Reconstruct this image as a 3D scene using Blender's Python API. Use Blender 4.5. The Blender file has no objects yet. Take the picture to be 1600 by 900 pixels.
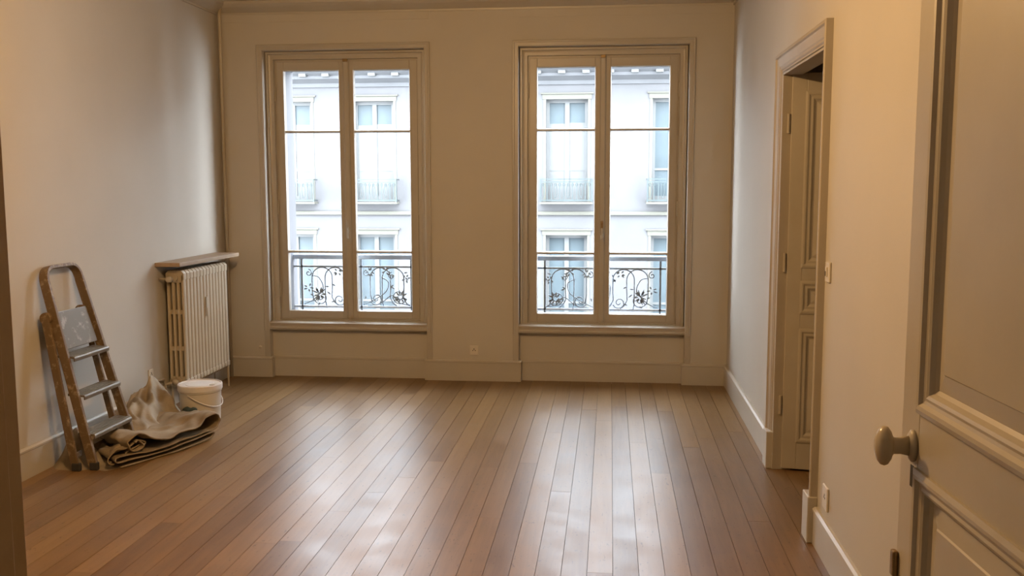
import bpy, bmesh, math, random
from mathutils import Vector, Matrix, noise

random.seed(7)
scene = bpy.context.scene
C = scene.collection

# ------------------------------------------------------------------ measures
D = 7.284            # face of the window wall
XL, XR = -3.07, 0.901
ZC = 2.965           # ceiling
YN, YN0 = 1.10, 0.98  # near wall, room face and hall face
CAM_Z = 1.55

# ------------------------------------------------------------------ camera
f_px, pitch, yaw, roll = 1475.1, math.radians(6.3077), math.radians(5.9202), math.radians(0.0949)
cy, sy, cp, sp = math.cos(yaw), math.sin(yaw), math.cos(pitch), math.sin(pitch)
fwd = Vector((-sy * cp, cy * cp, -sp)); right = Vector((cy, sy, 0)); down = fwd.cross(right)
r2 = math.cos(roll) * right + math.sin(roll) * down
d2 = -math.sin(roll) * right + math.cos(roll) * down
cam_data = bpy.data.cameras.new('camera')
cam = bpy.data.objects.new('camera', cam_data); C.objects.link(cam)
cam_data.sensor_width = 36.0; cam_data.lens = 36.0 * f_px / 1600.0
cam_data.clip_start = 0.02; cam_data.clip_end = 300
M = Matrix((r2, -d2, -fwd)).transposed().to_4x4(); M.translation = Vector((0, 0, CAM_Z))
cam.matrix_world = M
scene.camera = cam

# ------------------------------------------------------------------ world and exposure
SKY = 20.0
world = bpy.data.worlds.new('overcast_sky'); scene.world = world; world.use_nodes = True
bg = world.node_tree.nodes['Background']
bg.inputs['Color'].default_value = (0.86, 0.92, 1.0, 1); bg.inputs['Strength'].default_value = SKY
LAMP_POS = (-1.08, 3.35, 2.58); LAMP_W = 200.0; LAMP_COL = (1.0, 0.60, 0.255)
vs = scene.view_settings
scene.display_settings.display_device = 'sRGB'
vs.view_transform = 'Standard'; vs.look = 'None'; vs.gamma = 1.0; vs.use_curve_mapping = False
vs.exposure = 0.0
cyc = scene.cycles
cyc.use_denoising = True
cyc.max_bounces = 14; cyc.diffuse_bounces = 7; cyc.glossy_bounces = 5; cyc.transparent_max_bounces = 16
cyc.sample_clamp_indirect = 6.0

# ------------------------------------------------------------------ materials
def node_mat(name):
    m = bpy.data.materials.new(name); m.use_nodes = True
    nt = m.node_tree; return m, nt, nt.nodes['Principled BSDF']

def paint(name, col, rough=0.55, var=0.06, scale=3.0, bump=0.05, bscale=60.0, metallic=0.0, spec=0.5, col2=None, dist=0.002):
    """plain surface with a slow tone variation and a fine relief"""
    m, nt, p = node_mat(name); N = nt.nodes; L = nt.links
    tc = N.new('ShaderNodeTexCoord')
    n1 = N.new('ShaderNodeTexNoise'); n1.inputs['Scale'].default_value = scale; n1.inputs['Detail'].default_value = 5
    L.new(tc.outputs['Object'], n1.inputs['Vector'])
    ramp = N.new('ShaderNodeValToRGB')
    a = [max(0, c * (1 - var)) for c in col]; b = list(col2) if col2 else [min(1, c * (1 + var)) for c in col]
    ramp.color_ramp.elements[0].position = 0.35; ramp.color_ramp.elements[0].color = (*a, 1)
    ramp.color_ramp.elements[1].position = 0.68; ramp.color_ramp.elements[1].color = (*b, 1)
    L.new(n1.outputs['Fac'], ramp.inputs['Fac']); L.new(ramp.outputs['Color'], p.inputs['Base Color'])
    p.inputs['Roughness'].default_value = rough; p.inputs['Metallic'].default_value = metallic
    p.inputs['Specular IOR Level'].default_value = spec
    if bump:
        n2 = N.new('ShaderNodeTexNoise'); n2.inputs['Scale'].default_value = bscale; n2.inputs['Detail'].default_value = 4
        L.new(tc.outputs['Object'], n2.inputs['Vector'])
        bp = N.new('ShaderNodeBump'); bp.inputs['Strength'].default_value = bump; bp.inputs['Distance'].default_value = dist
        L.new(n2.outputs['Fac'], bp.inputs['Height']); L.new(bp.outputs['Normal'], p.inputs['Normal'])
    return m

def wood_mat(name, c_dark, c_light, rough, sx=26.0, sy=1.6, rnd=0.35, spec=0.5, knots=True, bump=0.12):
    m, nt, p = node_mat(name); N = nt.nodes; L = nt.links
    tc = N.new('ShaderNodeTexCoord'); oi = N.new('ShaderNodeObjectInfo')
    mul = N.new('ShaderNodeMath'); mul.operation = 'MULTIPLY'; mul.inputs[1].default_value = 37.0
    L.new(oi.outputs['Random'], mul.inputs[0])
    comb = N.new('ShaderNodeCombineXYZ')
    for k in range(3): L.new(mul.outputs[0], comb.inputs[k])
    add = N.new('ShaderNodeVectorMath'); add.operation = 'ADD'
    L.new(tc.outputs['Object'], add.inputs[0]); L.new(comb.outputs[0], add.inputs[1])
    mp = N.new('ShaderNodeMapping'); mp.inputs['Scale'].default_value = (sx, sy, sx); L.new(add.outputs[0], mp.inputs['Vector'])
    n1 = N.new('ShaderNodeTexNoise'); n1.inputs['Scale'].default_value = 1.0; n1.inputs['Detail'].default_value = 8
    n1.inputs['Roughness'].default_value = 0.65; n1.inputs['Distortion'].default_value = 0.6
    L.new(mp.outputs[0], n1.inputs['Vector'])
    n3 = N.new('ShaderNodeTexNoise'); n3.inputs['Scale'].default_value = 4.5; n3.inputs['Detail'].default_value = 3
    L.new(add.outputs[0], n3.inputs['Vector'])
    mixf = N.new('ShaderNodeMix'); mixf.data_type = 'FLOAT'; mixf.inputs[0].default_value = 0.45
    L.new(n1.outputs['Fac'], mixf.inputs[2]); L.new(n3.outputs['Fac'], mixf.inputs[3])
    # shift by the piece's own random tone
    sh = N.new('ShaderNodeMath'); sh.operation = 'MULTIPLY_ADD'; sh.inputs[1].default_value = rnd; 
    sub = N.new('ShaderNodeMath'); sub.operation = 'SUBTRACT'; sub.inputs[1].default_value = rnd * 0.5
    L.new(oi.outputs['Random'], sh.inputs[0]); L.new(mixf.outputs[0], sh.inputs[2]); L.new(sh.outputs[0], sub.inputs[0])
    ramp = N.new('ShaderNodeValToRGB')
    ramp.color_ramp.elements[0].position = 0.25; ramp.color_ramp.elements[0].color = (*c_dark, 1)
    ramp.color_ramp.elements[1].position = 0.75; ramp.color_ramp.elements[1].color = (*c_light, 1)
    L.new(sub.outputs[0], ramp.inputs['Fac'])
    out_col = ramp.outputs['Color']
    if knots:
        mp2 = N.new('ShaderNodeMapping'); mp2.inputs['Scale'].default_value = (85, 28, 85); L.new(add.outputs[0], mp2.inputs['Vector'])
        n4 = N.new('ShaderNodeTexNoise'); n4.inputs['Scale'].default_value = 1.0; n4.inputs['Detail'].default_value = 2
        L.new(mp2.outputs[0], n4.inputs['Vector'])
        r4 = N.new('ShaderNodeValToRGB'); r4.color_ramp.elements[0].position = 0.655; r4.color_ramp.elements[0].color = (0, 0, 0, 1)
        r4.color_ramp.elements[1].position = 0.74; r4.color_ramp.elements[1].color = (0.5, 0.5, 0.5, 1)
        L.new(n4.outputs['Fac'], r4.inputs['Fac'])
        mx = N.new('ShaderNodeMix'); mx.data_type = 'RGBA'; L.new(r4.outputs['Color'], mx.inputs[0])
        L.new(out_col, mx.inputs[6]); mx.inputs[7].default_value = (c_dark[0] * .35, c_dark[1] * .33, c_dark[2] * .3, 1)
        out_col = mx.outputs[2]
    L.new(out_col, p.inputs['Base Color'])
    rr = N.new('ShaderNodeMath'); rr.operation = 'MULTIPLY_ADD'; rr.inputs[1].default_value = 0.22; rr.inputs[2].default_value = rough - 0.11
    L.new(n3.outputs['Fac'], rr.inputs[0]); L.new(rr.outputs[0], p.inputs['Roughness'])
    p.inputs['Specular IOR Level'].default_value = spec
    bp = N.new('ShaderNodeBump'); bp.inputs['Strength'].default_value = bump; bp.inputs['Distance'].default_value = 0.002
    L.new(n1.outputs['Fac'], bp.inputs['Height']); L.new(bp.outputs['Normal'], p.inputs['Normal'])
    return m

def glass_mat(name, tint=(0.97, 0.985, 0.98), fac=0.05):
    m = bpy.data.materials.new(name); m.use_nodes = True; nt = m.node_tree; N = nt.nodes; L = nt.links
    N.remove(N['Principled BSDF']); out = N['Material Output']
    t = N.new('ShaderNodeBsdfTransparent'); t.inputs['Color'].default_value = (*tint, 1)
    g = N.new('ShaderNodeBsdfGlossy'); g.inputs['Roughness'].default_value = 0.02
    lw = N.new('ShaderNodeLayerWeight'); lw.inputs['Blend'].default_value = fac
    mx = N.new('ShaderNodeMixShader'); L.new(lw.outputs['Fresnel'], mx.inputs[0]); L.new(t.outputs[0], mx.inputs[1]); L.new(g.outputs[0], mx.inputs[2])
    L.new(mx.outputs[0], out.inputs['Surface'])
    return m

def flecked(name, base, fleck, lo=0.58, hi=0.66, scale=14.0, rough=0.45, metallic=0.0):
    m, nt, p = node_mat(name); N = nt.nodes; L = nt.links
    tc = N.new('ShaderNodeTexCoord')
    n = N.new('ShaderNodeTexNoise'); n.inputs['Scale'].default_value = scale; n.inputs['Detail'].default_value = 6; n.inputs['Roughness'].default_value = 0.7
    L.new(tc.outputs['Object'], n.inputs['Vector'])
    r = N.new('ShaderNodeValToRGB'); r.color_ramp.elements[0].position = lo; r.color_ramp.elements[0].color = (*base, 1)
    r.color_ramp.elements[1].position = hi; r.color_ramp.elements[1].color = (*fleck, 1)
    L.new(n.outputs['Fac'], r.inputs['Fac']); L.new(r.outputs['Color'], p.inputs['Base Color'])
    p.inputs['Roughness'].default_value = rough; p.inputs['Metallic'].default_value = metallic
    bp = N.new('ShaderNodeBump'); bp.inputs['Strength'].default_value = 0.2; bp.inputs['Distance'].default_value = 0.002
    L.new(n.outputs['Fac'], bp.inputs['Height']); L.new(bp.outputs['Normal'], p.inputs['Normal'])
    return m

MT = {}
MT['wall'] = paint('cream_wall_paint', (0.444, 0.419, 0.378), 0.62, 0.025, 2.0, 0.10, 140)
MT['ceil'] = paint('ceiling_paint', (0.440, 0.419, 0.382), 0.7, 0.03, 2.0, 0.05, 90)
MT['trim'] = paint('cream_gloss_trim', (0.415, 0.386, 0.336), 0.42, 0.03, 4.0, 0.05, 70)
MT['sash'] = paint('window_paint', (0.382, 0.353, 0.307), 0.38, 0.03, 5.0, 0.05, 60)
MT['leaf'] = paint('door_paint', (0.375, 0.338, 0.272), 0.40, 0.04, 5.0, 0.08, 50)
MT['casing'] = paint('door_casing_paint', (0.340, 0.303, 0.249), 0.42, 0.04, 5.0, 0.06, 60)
MT['plank'] = wood_mat('pine_plank', (0.121, 0.066, 0.027), (0.224, 0.136, 0.060), 0.35, rnd=0.34, spec=0.23)
MT['subfloor'] = paint('dark_subfloor', (0.035, 0.022, 0.014), 0.9, 0.1, 8, 0)
MT['shelf'] = wood_mat('raw_shelf_wood', (0.202, 0.134, 0.081), (0.370, 0.282, 0.188), 0.5, sx=30, sy=2, rnd=0.1, knots=False)
MT['rad'] = paint('radiator_enamel', (0.392, 0.338, 0.253), 0.38, 0.04, 8, 0.08, 80)
MT['pipe'] = paint('pipe_paint', (0.376, 0.336, 0.269), 0.45, 0.05, 8, 0.05, 80)
MT['glass'] = glass_mat('window_glass')
MT['brass'] = paint('old_brass', (0.24, 0.17, 0.09), 0.42, 0.2, 30, 0.1, 80, metallic=0.8)
MT['dark'] = paint('dark_hole', (0.02, 0.016, 0.012), 0.7, 0.1, 20, 0)
MT['porcelain'] = paint('ivory_knob', (0.417, 0.363, 0.282), 0.22, 0.05, 20, 0)
MT['plate'] = paint('switch_plastic', (0.538, 0.504, 0.444), 0.35, 0.03, 20, 0)
MT['rail_wood'] = flecked('ladder_frame', (0.131, 0.088, 0.047), (0.328, 0.263, 0.174), 0.54, 0.70, 30, 0.5)
MT['tread'] = flecked('ladder_tread', (0.135, 0.120, 0.094), (0.279, 0.251, 0.208), 0.56, 0.68, 18, 0.40, 0.15)
MT['rubber'] = paint('black_rubber', (0.03, 0.027, 0.025), 0.7, 0.1, 20, 0.1, 60)
MT['canvas'] = paint('canvas_cloth', (0.192, 0.144, 0.091), 0.88, 0.16, 5, 0.35, 240, spec=0.2, col2=(0.296, 0.242, 0.171), dist=0.0015)
MT['sheet'] = paint('dusty_sheet', (0.228, 0.181, 0.124), 0.8, 0.14, 6, 0.3, 150, spec=0.3, col2=(0.336, 0.289, 0.222))
MT['bucket'] = paint('bucket_plastic', (0.497, 0.464, 0.403), 0.38, 0.05, 7, 0.05, 40)
MT['lid'] = paint('bucket_lid_plastic', (0.564, 0.538, 0.511), 0.35, 0.05, 9, 0.05, 40)
MT['teal'] = paint('dark_teal_cloth', (0.025, 0.045, 0.048), 0.8, 0.3, 20, 0.3, 120)
MT['cord'] = paint('pale_cord', (0.70, 0.63, 0.52), 0.5, 0.05, 20, 0)
MT['iron'] = paint('blue_grey_iron_glare', (0.218, 0.262, 0.327), 0.5, 0.1, 12, 0.1, 80)  # dark blue-grey iron, its colour lightened to include the window glare
MT['iron_glare'] = paint('pale_iron_glare', (0.464, 0.543, 0.682), 0.5, 0.1, 12, 0.1, 80)  # same iron for the rails, with stronger glare painted into the colour
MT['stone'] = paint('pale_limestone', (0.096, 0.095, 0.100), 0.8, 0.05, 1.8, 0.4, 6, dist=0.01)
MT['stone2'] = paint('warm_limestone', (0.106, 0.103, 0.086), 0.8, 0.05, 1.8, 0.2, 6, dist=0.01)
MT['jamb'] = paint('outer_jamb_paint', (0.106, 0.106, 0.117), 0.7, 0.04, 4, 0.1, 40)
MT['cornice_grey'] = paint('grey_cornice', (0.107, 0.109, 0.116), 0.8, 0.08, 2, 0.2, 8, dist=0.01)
MT['zinc'] = paint('zinc_roof', (0.30, 0.33, 0.37), 0.5, 0.1, 2, 0.05, 5)
MT['fglass'] = paint('blue_street_glass', (0.041, 0.057, 0.068), 0.5, 0.2, 0.9, 0, col2=(0.061, 0.083, 0.095))
MT['fframe'] = paint('white_street_window', (0.118, 0.121, 0.122), 0.5, 0.03, 4, 0)
MT['firon'] = paint('street_balcony_iron', (0.053, 0.071, 0.074), 0.5, 0.1, 10, 0)
MT['asphalt'] = paint('street_asphalt', (0.10, 0.10, 0.10), 0.9, 0.1, 2, 0.2, 30)
MT['jambwood'] = wood_mat('brown_jamb_wood', (0.26, 0.155, 0.060), (0.36, 0.23, 0.10), 0.45, sx=20, sy=20, rnd=0.1, knots=False)
MT['hall'] = paint('hall_wall_paint', (0.515, 0.465, 0.390), 0.62, 0.03, 2.0, 0.05, 100)

# ------------------------------------------------------------------ mesh helpers
class MB:
    def __init__(s): s.bm = bmesh.new()
    def face(s, vs):
        try: return s.bm.faces.new(vs)
        except ValueError: return None
    def hexa(s, P):
        v = [s.bm.verts.new(p) for p in P]
        for q in ((0, 3, 2, 1), (4, 5, 6, 7), (0, 1, 5, 4), (1, 2, 6, 5), (2, 3, 7, 6), (3, 0, 4, 7)): s.face([v[i] for i in q])
    def box(s, x0, x1, y0, y1, z0, z1):
        s.hexa([(x0, y0, z0), (x1, y0, z0), (x1, y1, z0), (x0, y1, z0), (x0, y0, z1), (x1, y0, z1), (x1, y1, z1), (x0, y1, z1)])
        return s
    def mbox(s, fn, u0, u1, v0, v1, n0, n1):
        s.hexa([fn(u0, v0, n0), fn(u1, v0, n0), fn(u1, v1, n0), fn(u0, v1, n0), fn(u0, v0, n1), fn(u1, v0, n1), fn(u1, v1, n1), fn(u0, v1, n1)])
        return s
    def bar(s, a, b, w, h, up=(0, 0, 1)):
        a, b = Vector(a), Vector(b); d = (b - a).normalized(); up = Vector(up)
        side = d.cross(up)
        if side.length < 1e-5: side = d.cross(Vector((1, 0, 0)))
        side.normalize(); u = side.cross(d).normalized()
        P = []
        for c in (a, b):
            for i, j in ((-1, -1), (1, -1), (1, 1), (-1, 1)): P.append(c + side * (i * w / 2) + u * (j * h / 2))
        s.hexa(P); return s
    def tube(s, pts, r, seg=8, closed=False, caps=True):
        pts = [Vector(p) for p in pts]; n = len(pts); rings = []
        rr = r if isinstance(r, (list, tuple)) else [r] * n
        prev = None
        for i, p in enumerate(pts):
            if closed: t = pts[(i + 1) % n] - pts[i - 1]
            else: t = pts[min(i + 1, n - 1)] - pts[max(i - 1, 0)]
            t.normalize()
            if prev is None:
                a = Vector((0, 0, 1)) if abs(t.z) < 0.9 else Vector((1, 0, 0))
                u = t.cross(a).normalized()
            else:
                u = prev - t * prev.dot(t)
                u = u.normalized() if u.length > 1e-6 else t.orthogonal().normalized()
            prev = u; w = t.cross(u)
            rings.append([s.bm.verts.new(p + (u * math.cos(2 * math.pi * k / seg) + w * math.sin(2 * math.pi * k / seg)) * rr[i]) for k in range(seg)])
        for i in range(n if closed else n - 1):
            A, B = rings[i], rings[(i + 1) % n]
            for k in range(seg): s.face((A[k], A[(k + 1) % seg], B[(k + 1) % seg], B[k]))
        if caps and not closed: s.face(rings[0][::-1]); s.face(rings[-1])
        return s
    def lathe(s, prof, origin=(0, 0, 0), axis='Z', seg=32, caps=True, sx=1.0, sy=1.0):
        o = Vector(origin); rings = []
        for r, h in prof:
            ring = []
            for k in range(seg):
                a = 2 * math.pi * k / seg; c, d = r * math.cos(a) * sx, r * math.sin(a) * sy
                p = {'Z': (c, d, h), 'X': (h, c, d), 'Y': (c, h, d)}[axis]
                ring.append(s.bm.verts.new(o + Vector(p)))
            rings.append(ring)
        for A, B in zip(rings, rings[1:]):
            for k in range(seg): s.face((A[k], A[(k + 1) % seg], B[(k + 1) % seg], B[k]))
        if caps: s.face(rings[0][::-1]); s.face(rings[-1])
        return s
    def sweep_rect(s, fn, rect, prof, sides='LTRB'):
        """profile (inset, height) swept round a rectangle with mitred corners; without B the legs run to the bottom"""
        u0, u1, v0, v1 = rect; loops = []
        for i, h in prof:
            if 'B' in sides: P = [(u0 + i, v0 + i), (u0 + i, v1 - i), (u1 - i, v1 - i), (u1 - i, v0 + i)]
            else: P = [(u0 + i, v0), (u0 + i, v1 - i), (u1 - i, v1 - i), (u1 - i, v0)]
            loops.append([s.bm.verts.new(fn(a, b, h)) for a, b in P])
        m = 4 if 'B' in sides else 3
        for A, B in zip(loops, loops[1:]):
            for k in range(m): s.face((A[k], A[(k + 1) % 4], B[(k + 1) % 4], B[k]))
        if 'B' not in sides:
            s.face([l[0] for l in loops]); s.face([l[3] for l in loops])
        return s
    def extrude_poly(s, poly, fn0, fn1):
        A = [s.bm.verts.new(fn0(a, b)) for a, b in poly]; B = [s.bm.verts.new(fn1(a, b)) for a, b in poly]; n = len(poly)
        for k in range(n): s.face((A[k], A[(k + 1) % n], B[(k + 1) % n], B[k]))
        s.face(A[::-1]); s.face(B); return s
    def build(s, name, mat, parent=None, bevel=0.0, smooth=False, seg=2):
        bmesh.ops.recalc_face_normals(s.bm, faces=s.bm.faces)
        me = bpy.data.meshes.new(name); s.bm.to_mesh(me); s.bm.free()
        o = bpy.data.objects.new(name, me); C.objects.link(o); me.materials.append(MT[mat])
        if smooth:
            for p in me.polygons: p.use_smooth = True
        if bevel:
            b = o.modifiers.new('bevel', 'BEVEL'); b.width = bevel; b.segments = seg; b.limit_method = 'ANGLE'; b.angle_limit = 0.6
        if parent: attach(o, parent)
        return o

def attach(o, parent):
    o.parent = parent
    o.matrix_parent_inverse = Matrix.Translation(parent.location).inverted() if parent.type == 'EMPTY' else Matrix.Identity(4)

def tag(o, label=None, cat=None, group=None, kind=None):
    if label: o['label'] = label
    if cat: o['category'] = cat
    if group: o['group'] = group
    if kind: o['kind'] = kind
    return o

def empty(name, loc=(0, 0, 0)):
    o = bpy.data.objects.new(name, None); C.objects.link(o); o.location = loc; o.empty_display_size = 0.1
    return o

def struct(o, label, cat): return tag(o, label, cat, kind='structure')

def arc(cx, cz, rx, rz, a0, a1, n=14):
    return [(cx + rx * math.cos(math.radians(a0 + (a1 - a0) * k / n)), cz + rz * math.sin(math.radians(a0 + (a1 - a0) * k / n))) for k in range(n + 1)]

def catmull(P, n=8):
    P = [Vector(p) for p in P]; out = []
    Q = [2 * P[0] - P[1]] + P + [2 * P[-1] - P[-2]]
    for i in range(1, len(Q) - 2):
        a, b, c, d = Q[i - 1], Q[i], Q[i + 1], Q[i + 2]
        for k in range(n):
            t = k / n
            out.append(0.5 * ((2 * b) + (c - a) * t + (2 * a - 5 * b + 4 * c - d) * t * t + (3 * b - a - 3 * c + d) * t ** 3))
    out.append(P[-1]); return out

# ------------------------------------------------------------------ setting: floor with planks
WT = 0.36            # thickness of the outer wall
PX = 0.078           # thickness of the right partition
floor = MB().box(XL - 0.1, XR + PX + 2.2, -1.6, D + 0.1, -0.12, -0.018).build('floor', 'subfloor')
struct(floor, 'worn varnished pine plank floor running towards the windows', 'floor')
PW = 0.1035; GAP = 0.0019
def plank(x0, x1, y0, y1, dz):
    o = MB().box(x0 + GAP / 2, x1 - GAP / 2, y0 + 0.0004, y1 - 0.0004, -0.02, dz).build('plank', 'plank', floor)
    return o
x = XL - 0.01; col = 0
while x < XR + PX + 1.1:
    y0 = YN0 - 0.05 if x < XR else 3.2
    y_end = D + 0.06 if x < XR else 6.7
    yb = y0; first = True
    while yb < y_end - 0.02:
        ln = random.uniform(2.2, 3.6) * (random.uniform(0.3, 1.0) if first else 1.0); first = False
        ye = min(yb + ln, y_end)
        if y_end - ye < 0.35: ye = y_end
        plank(x, x + PW, yb, ye, random.uniform(-0.0004, 0.0))
        yb = ye
    x += PW; col += 1

# ------------------------------------------------------------------ setting: walls and ceiling
WIN = [-2.074, -0.062]                  # centres of the two windows
NH, ZS, ZT = 0.641, 0.383, 2.583         # niche half width, sill bottom, head
EH = 0.522                              # outer opening half width
wb = MB()
edges = [XL - 0.12, WIN[0] - NH, WIN[0] + NH, WIN[1] - NH, WIN[1] + NH, XR + 0.12]
for a, b in ((0, 1), (2, 3), (4, 5)): wb.box(edges[a], edges[b], D, D + WT, -0.02, ZC + 0.02)
for c in WIN:
    wb.box(c - NH, c + NH, D, D + WT, ZT, ZC + 0.02)
    wb.box(c - NH, c + NH, D + 0.06, D + WT, -0.02, ZS)
wall_back = wb.build('wall_back', 'wall')
struct(wall_back, 'cream wall with two tall windows in shallow niches', 'wall')
# outer reveals, painted light
for c in WIN:
    m = MB()
    m.box(c - NH, c - EH, D + 0.165, D + WT, ZS, ZT); m.box(c + EH, c + NH, D + 0.165, D + WT, ZS, ZT)
    m.box(c - EH, c + EH, D + 0.165, D + WT, 2.46, ZT); m.box(c - EH, c + EH, D + 0.165, D + WT + 0.03, ZS, 0.505)
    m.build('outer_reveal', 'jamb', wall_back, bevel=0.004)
# facing of this building above and below the room
m = MB(); m.box(XL - 6, XR + 6, D + 0.02, D + WT, ZC + 0.02, ZC + 3.2); m.box(XL - 6, XR + 6, D + 0.02, D + WT, -9.0, -0.13)
m.box(XL - 6, XL - 0.12, D + 0.02, D + WT, -0.13, ZC + 0.02); m.box(XR + 0.12, XR + 6, D + 0.02, D + WT, -0.13, ZC + 0.02)
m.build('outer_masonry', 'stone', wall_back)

wall_left = MB().box(XL - 0.12, XL, YN0, D + 0.05, -0.02, ZC + 0.02).build('wall_left', 'wall')
struct(wall_left, 'plain cream wall behind the step ladder and radiator', 'wall')
DY0, DY1, DZ = 4.16, 5.145, 2.128       # doorway in the right wall
m = MB(); m.box(XR, XR + PX, YN0, DY0, -0.02, ZC + 0.02); m.box(XR, XR + PX, DY1, D + 0.05, -0.02, ZC + 0.02); m.box(XR, XR + PX, DY0, DY1, DZ, ZC + 0.02)
wall_right = m.build('wall_right', 'wall')
struct(wall_right, 'cream wall with the narrow doorway to the next room', 'wall')
NX0, NX1, NZ = -0.752, 0.690, 2.26      # doorway the picture is taken from
m = MB(); m.box(XL - 0.1, NX0, YN0, YN, -0.02, ZC + 0.02); m.box(NX1, XR + 0.1, YN0, YN, -0.02, ZC + 0.02); m.box(NX0, NX1, YN0, YN, NZ, ZC + 0.02)
wall_front = m.build('wall_front', 'wall')
struct(wall_front, 'cream wall pierced by the wide entrance doorway', 'wall')
ceiling = MB().box(XL - 0.12, XR + 0.12, YN0, D + 0.05, ZC, ZC + 0.12).build('ceiling', 'ceil')
struct(ceiling, 'off white ceiling of the empty room', 'ceiling')
# hall behind the camera and the next room, closed so that no daylight leaks in
m = MB(); m.box(-1.5, -1.4, -1.6, YN0, -0.02, 2.8); m.box(1.4, 1.5, -1.6, YN0, -0.02, 2.8); m.box(-1.5, 1.5, -1.7, -1.6, -0.02, 2.8); m.box(-1.5, 1.5, -1.7, YN0, 2.7, 2.8)
struct(m.build('wall_hall', 'hall'), 'beige walls of the entrance hall', 'wall')
m = MB(); X2 = XR + PX
m.box(X2 + 2.0, X2 + 2.1, 3.2, 6.8, -0.02, 2.9); m.box(X2, X2 + 2.1, 3.1, 3.2, -0.02, 2.9); m.box(X2, X2 + 2.1, 6.7, 6.8, -0.02, 2.9); m.box(X2 - 0.01, X2 + 2.1, 3.1, 6.8, 2.8, 2.9)
struct(m.build('wall_next_room', 'hall'), 'dim beige walls of the next room', 'wall')

# ------------------------------------------------------------------ cornice
def cornice(name, a, b, inward, label):
    """a, b: ends of the wall line on plan; the profile projects along inward"""
    a, b, n = Vector((*a, 0)), Vector((*b, 0)), Vector((*inward, 0))
    prof = [(0, 2.858), (0.012, 2.858), (0.014, 2.872), (0.03, 2.880), (0.075, 2.905), (0.10, 2.925), (0.105, 2.945), (0.125, 2.948), (0.127, ZC + 0.005), (0, ZC + 0.005)]
    d = (b - a).normalized()
    m = MB().extrude_poly(prof, lambda u, z: a + n * u + Vector((0, 0, z)), lambda u, z: b + n * u + Vector((0, 0, z)))
    return struct(m.build(name, 'trim'), label, 'cornice')
cornice('trim_1', (XL, D), (XR, D), (0, -1), 'moulded cornice above the two windows')
cornice('trim_2', (XL, YN), (XL, D), (1, 0), 'moulded cornice along the wall above the radiator')
cornice('trim_3', (XR, YN), (XR, D), (-1, 0), 'moulded cornice along the wall with the doorway')
m = MB()
m.box(XL, WIN[0] + 0.68, D - 0.004, D, 2.80, 2.859); m.box(WIN[1] - 0.68, XR, D - 0.004, D, 2.80, 2.859)
struct(m.build('trim_4', 'wall', bevel=0.002), 'faint flat band just under the cornice over the windows', 'moulding')

# ------------------------------------------------------------------ baseboards
BH, BT = 0.165, 0.018
BPROF = [(0, 0), (BT, 0), (BT, BH - 0.022), (BT + 0.004, BH - 0.018), (BT + 0.004, BH - 0.008), (BT - 0.006, BH), (0, BH)]
def skirt(m, a, b, inward):
    a, b, n = Vector((*a, 0)), Vector((*b, 0)), Vector((*inward, 0))
    m.extrude_poly(BPROF, lambda u, z: a + n * u + Vector((0, 0, z)), lambda u, z: b + n * u + Vector((0, 0, z)))
t = BT
m = MB()
segs = [(XL, WIN[0] - NH + t), (WIN[0] + NH - t, WIN[1] - NH + t), (WIN[1] + NH - t, XR)]
for a, b in segs: skirt(m, (a, D), (b, D), (0, -1))
for c in WIN:
    skirt(m, (c - NH, D + 0.06), (c + NH, D + 0.06), (0, -1))
    skirt(m, (c - NH, D), (c - NH, D + 0.06), (1, 0)); skirt(m, (c + NH, D), (c + NH, D + 0.06), (-1, 0))
struct(m.build('baseboard_back', 'trim'), 'cream baseboard stepping in and out under the two windows', 'baseboard')
m = MB(); skirt(m, (XL, YN), (XL, D), (1, 0)); struct(m.build('baseboard_left', 'trim'), 'cream baseboard behind the ladder, cloth and radiator', 'baseboard')
m = MB(); skirt(m, (XR, YN), (XR, DY0 - 0.11), (-1, 0)); skirt(m, (XR, DY1 + 0.11), (XR, D), (-1, 0))
struct(m.build('baseboard_right', 'trim'), 'cream baseboard either side of the narrow doorway', 'baseboard')

# ------------------------------------------------------------------ doorway casing, right wall
fR = lambda u, v, n: Vector((XR - n, u, v))
CP = [(0, 0), (0, 0.030), (0.006, 0.034), (0.016, 0.034), (0.022, 0.026), (0.030, 0.024), (0.062, 0.020), (0.068, 0.016), (0.078, 0.016), (0.084, 0.010), (0.098, 0.010), (0.100, 0)]
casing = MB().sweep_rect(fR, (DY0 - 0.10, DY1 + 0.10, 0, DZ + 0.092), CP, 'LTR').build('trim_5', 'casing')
struct(casing, 'moulded casing round the narrow doorway in the side wall', 'door casing')
m = MB(); m.box(XR - 0.010, XR + PX + 0.01, DY0, DY0 + 0.018, 0, DZ); m.box(XR - 0.010, XR + PX + 0.01, DY1 - 0.018, DY1, 0, DZ); m.box(XR - 0.010, XR + PX + 0.01, DY0, DY1, DZ - 0.018, DZ)
m.build('jamb_lining', 'casing', casing, bevel=0.002)
for y0, y1 in ((DY0 - 0.106, DY0 + 0.004), (DY1 - 0.004, DY1 + 0.106)):
    MB().box(XR - 0.042, XR, y0, y1, 0, 0.205).build('plinth_block', 'trim', casing, bevel=0.004)

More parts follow.
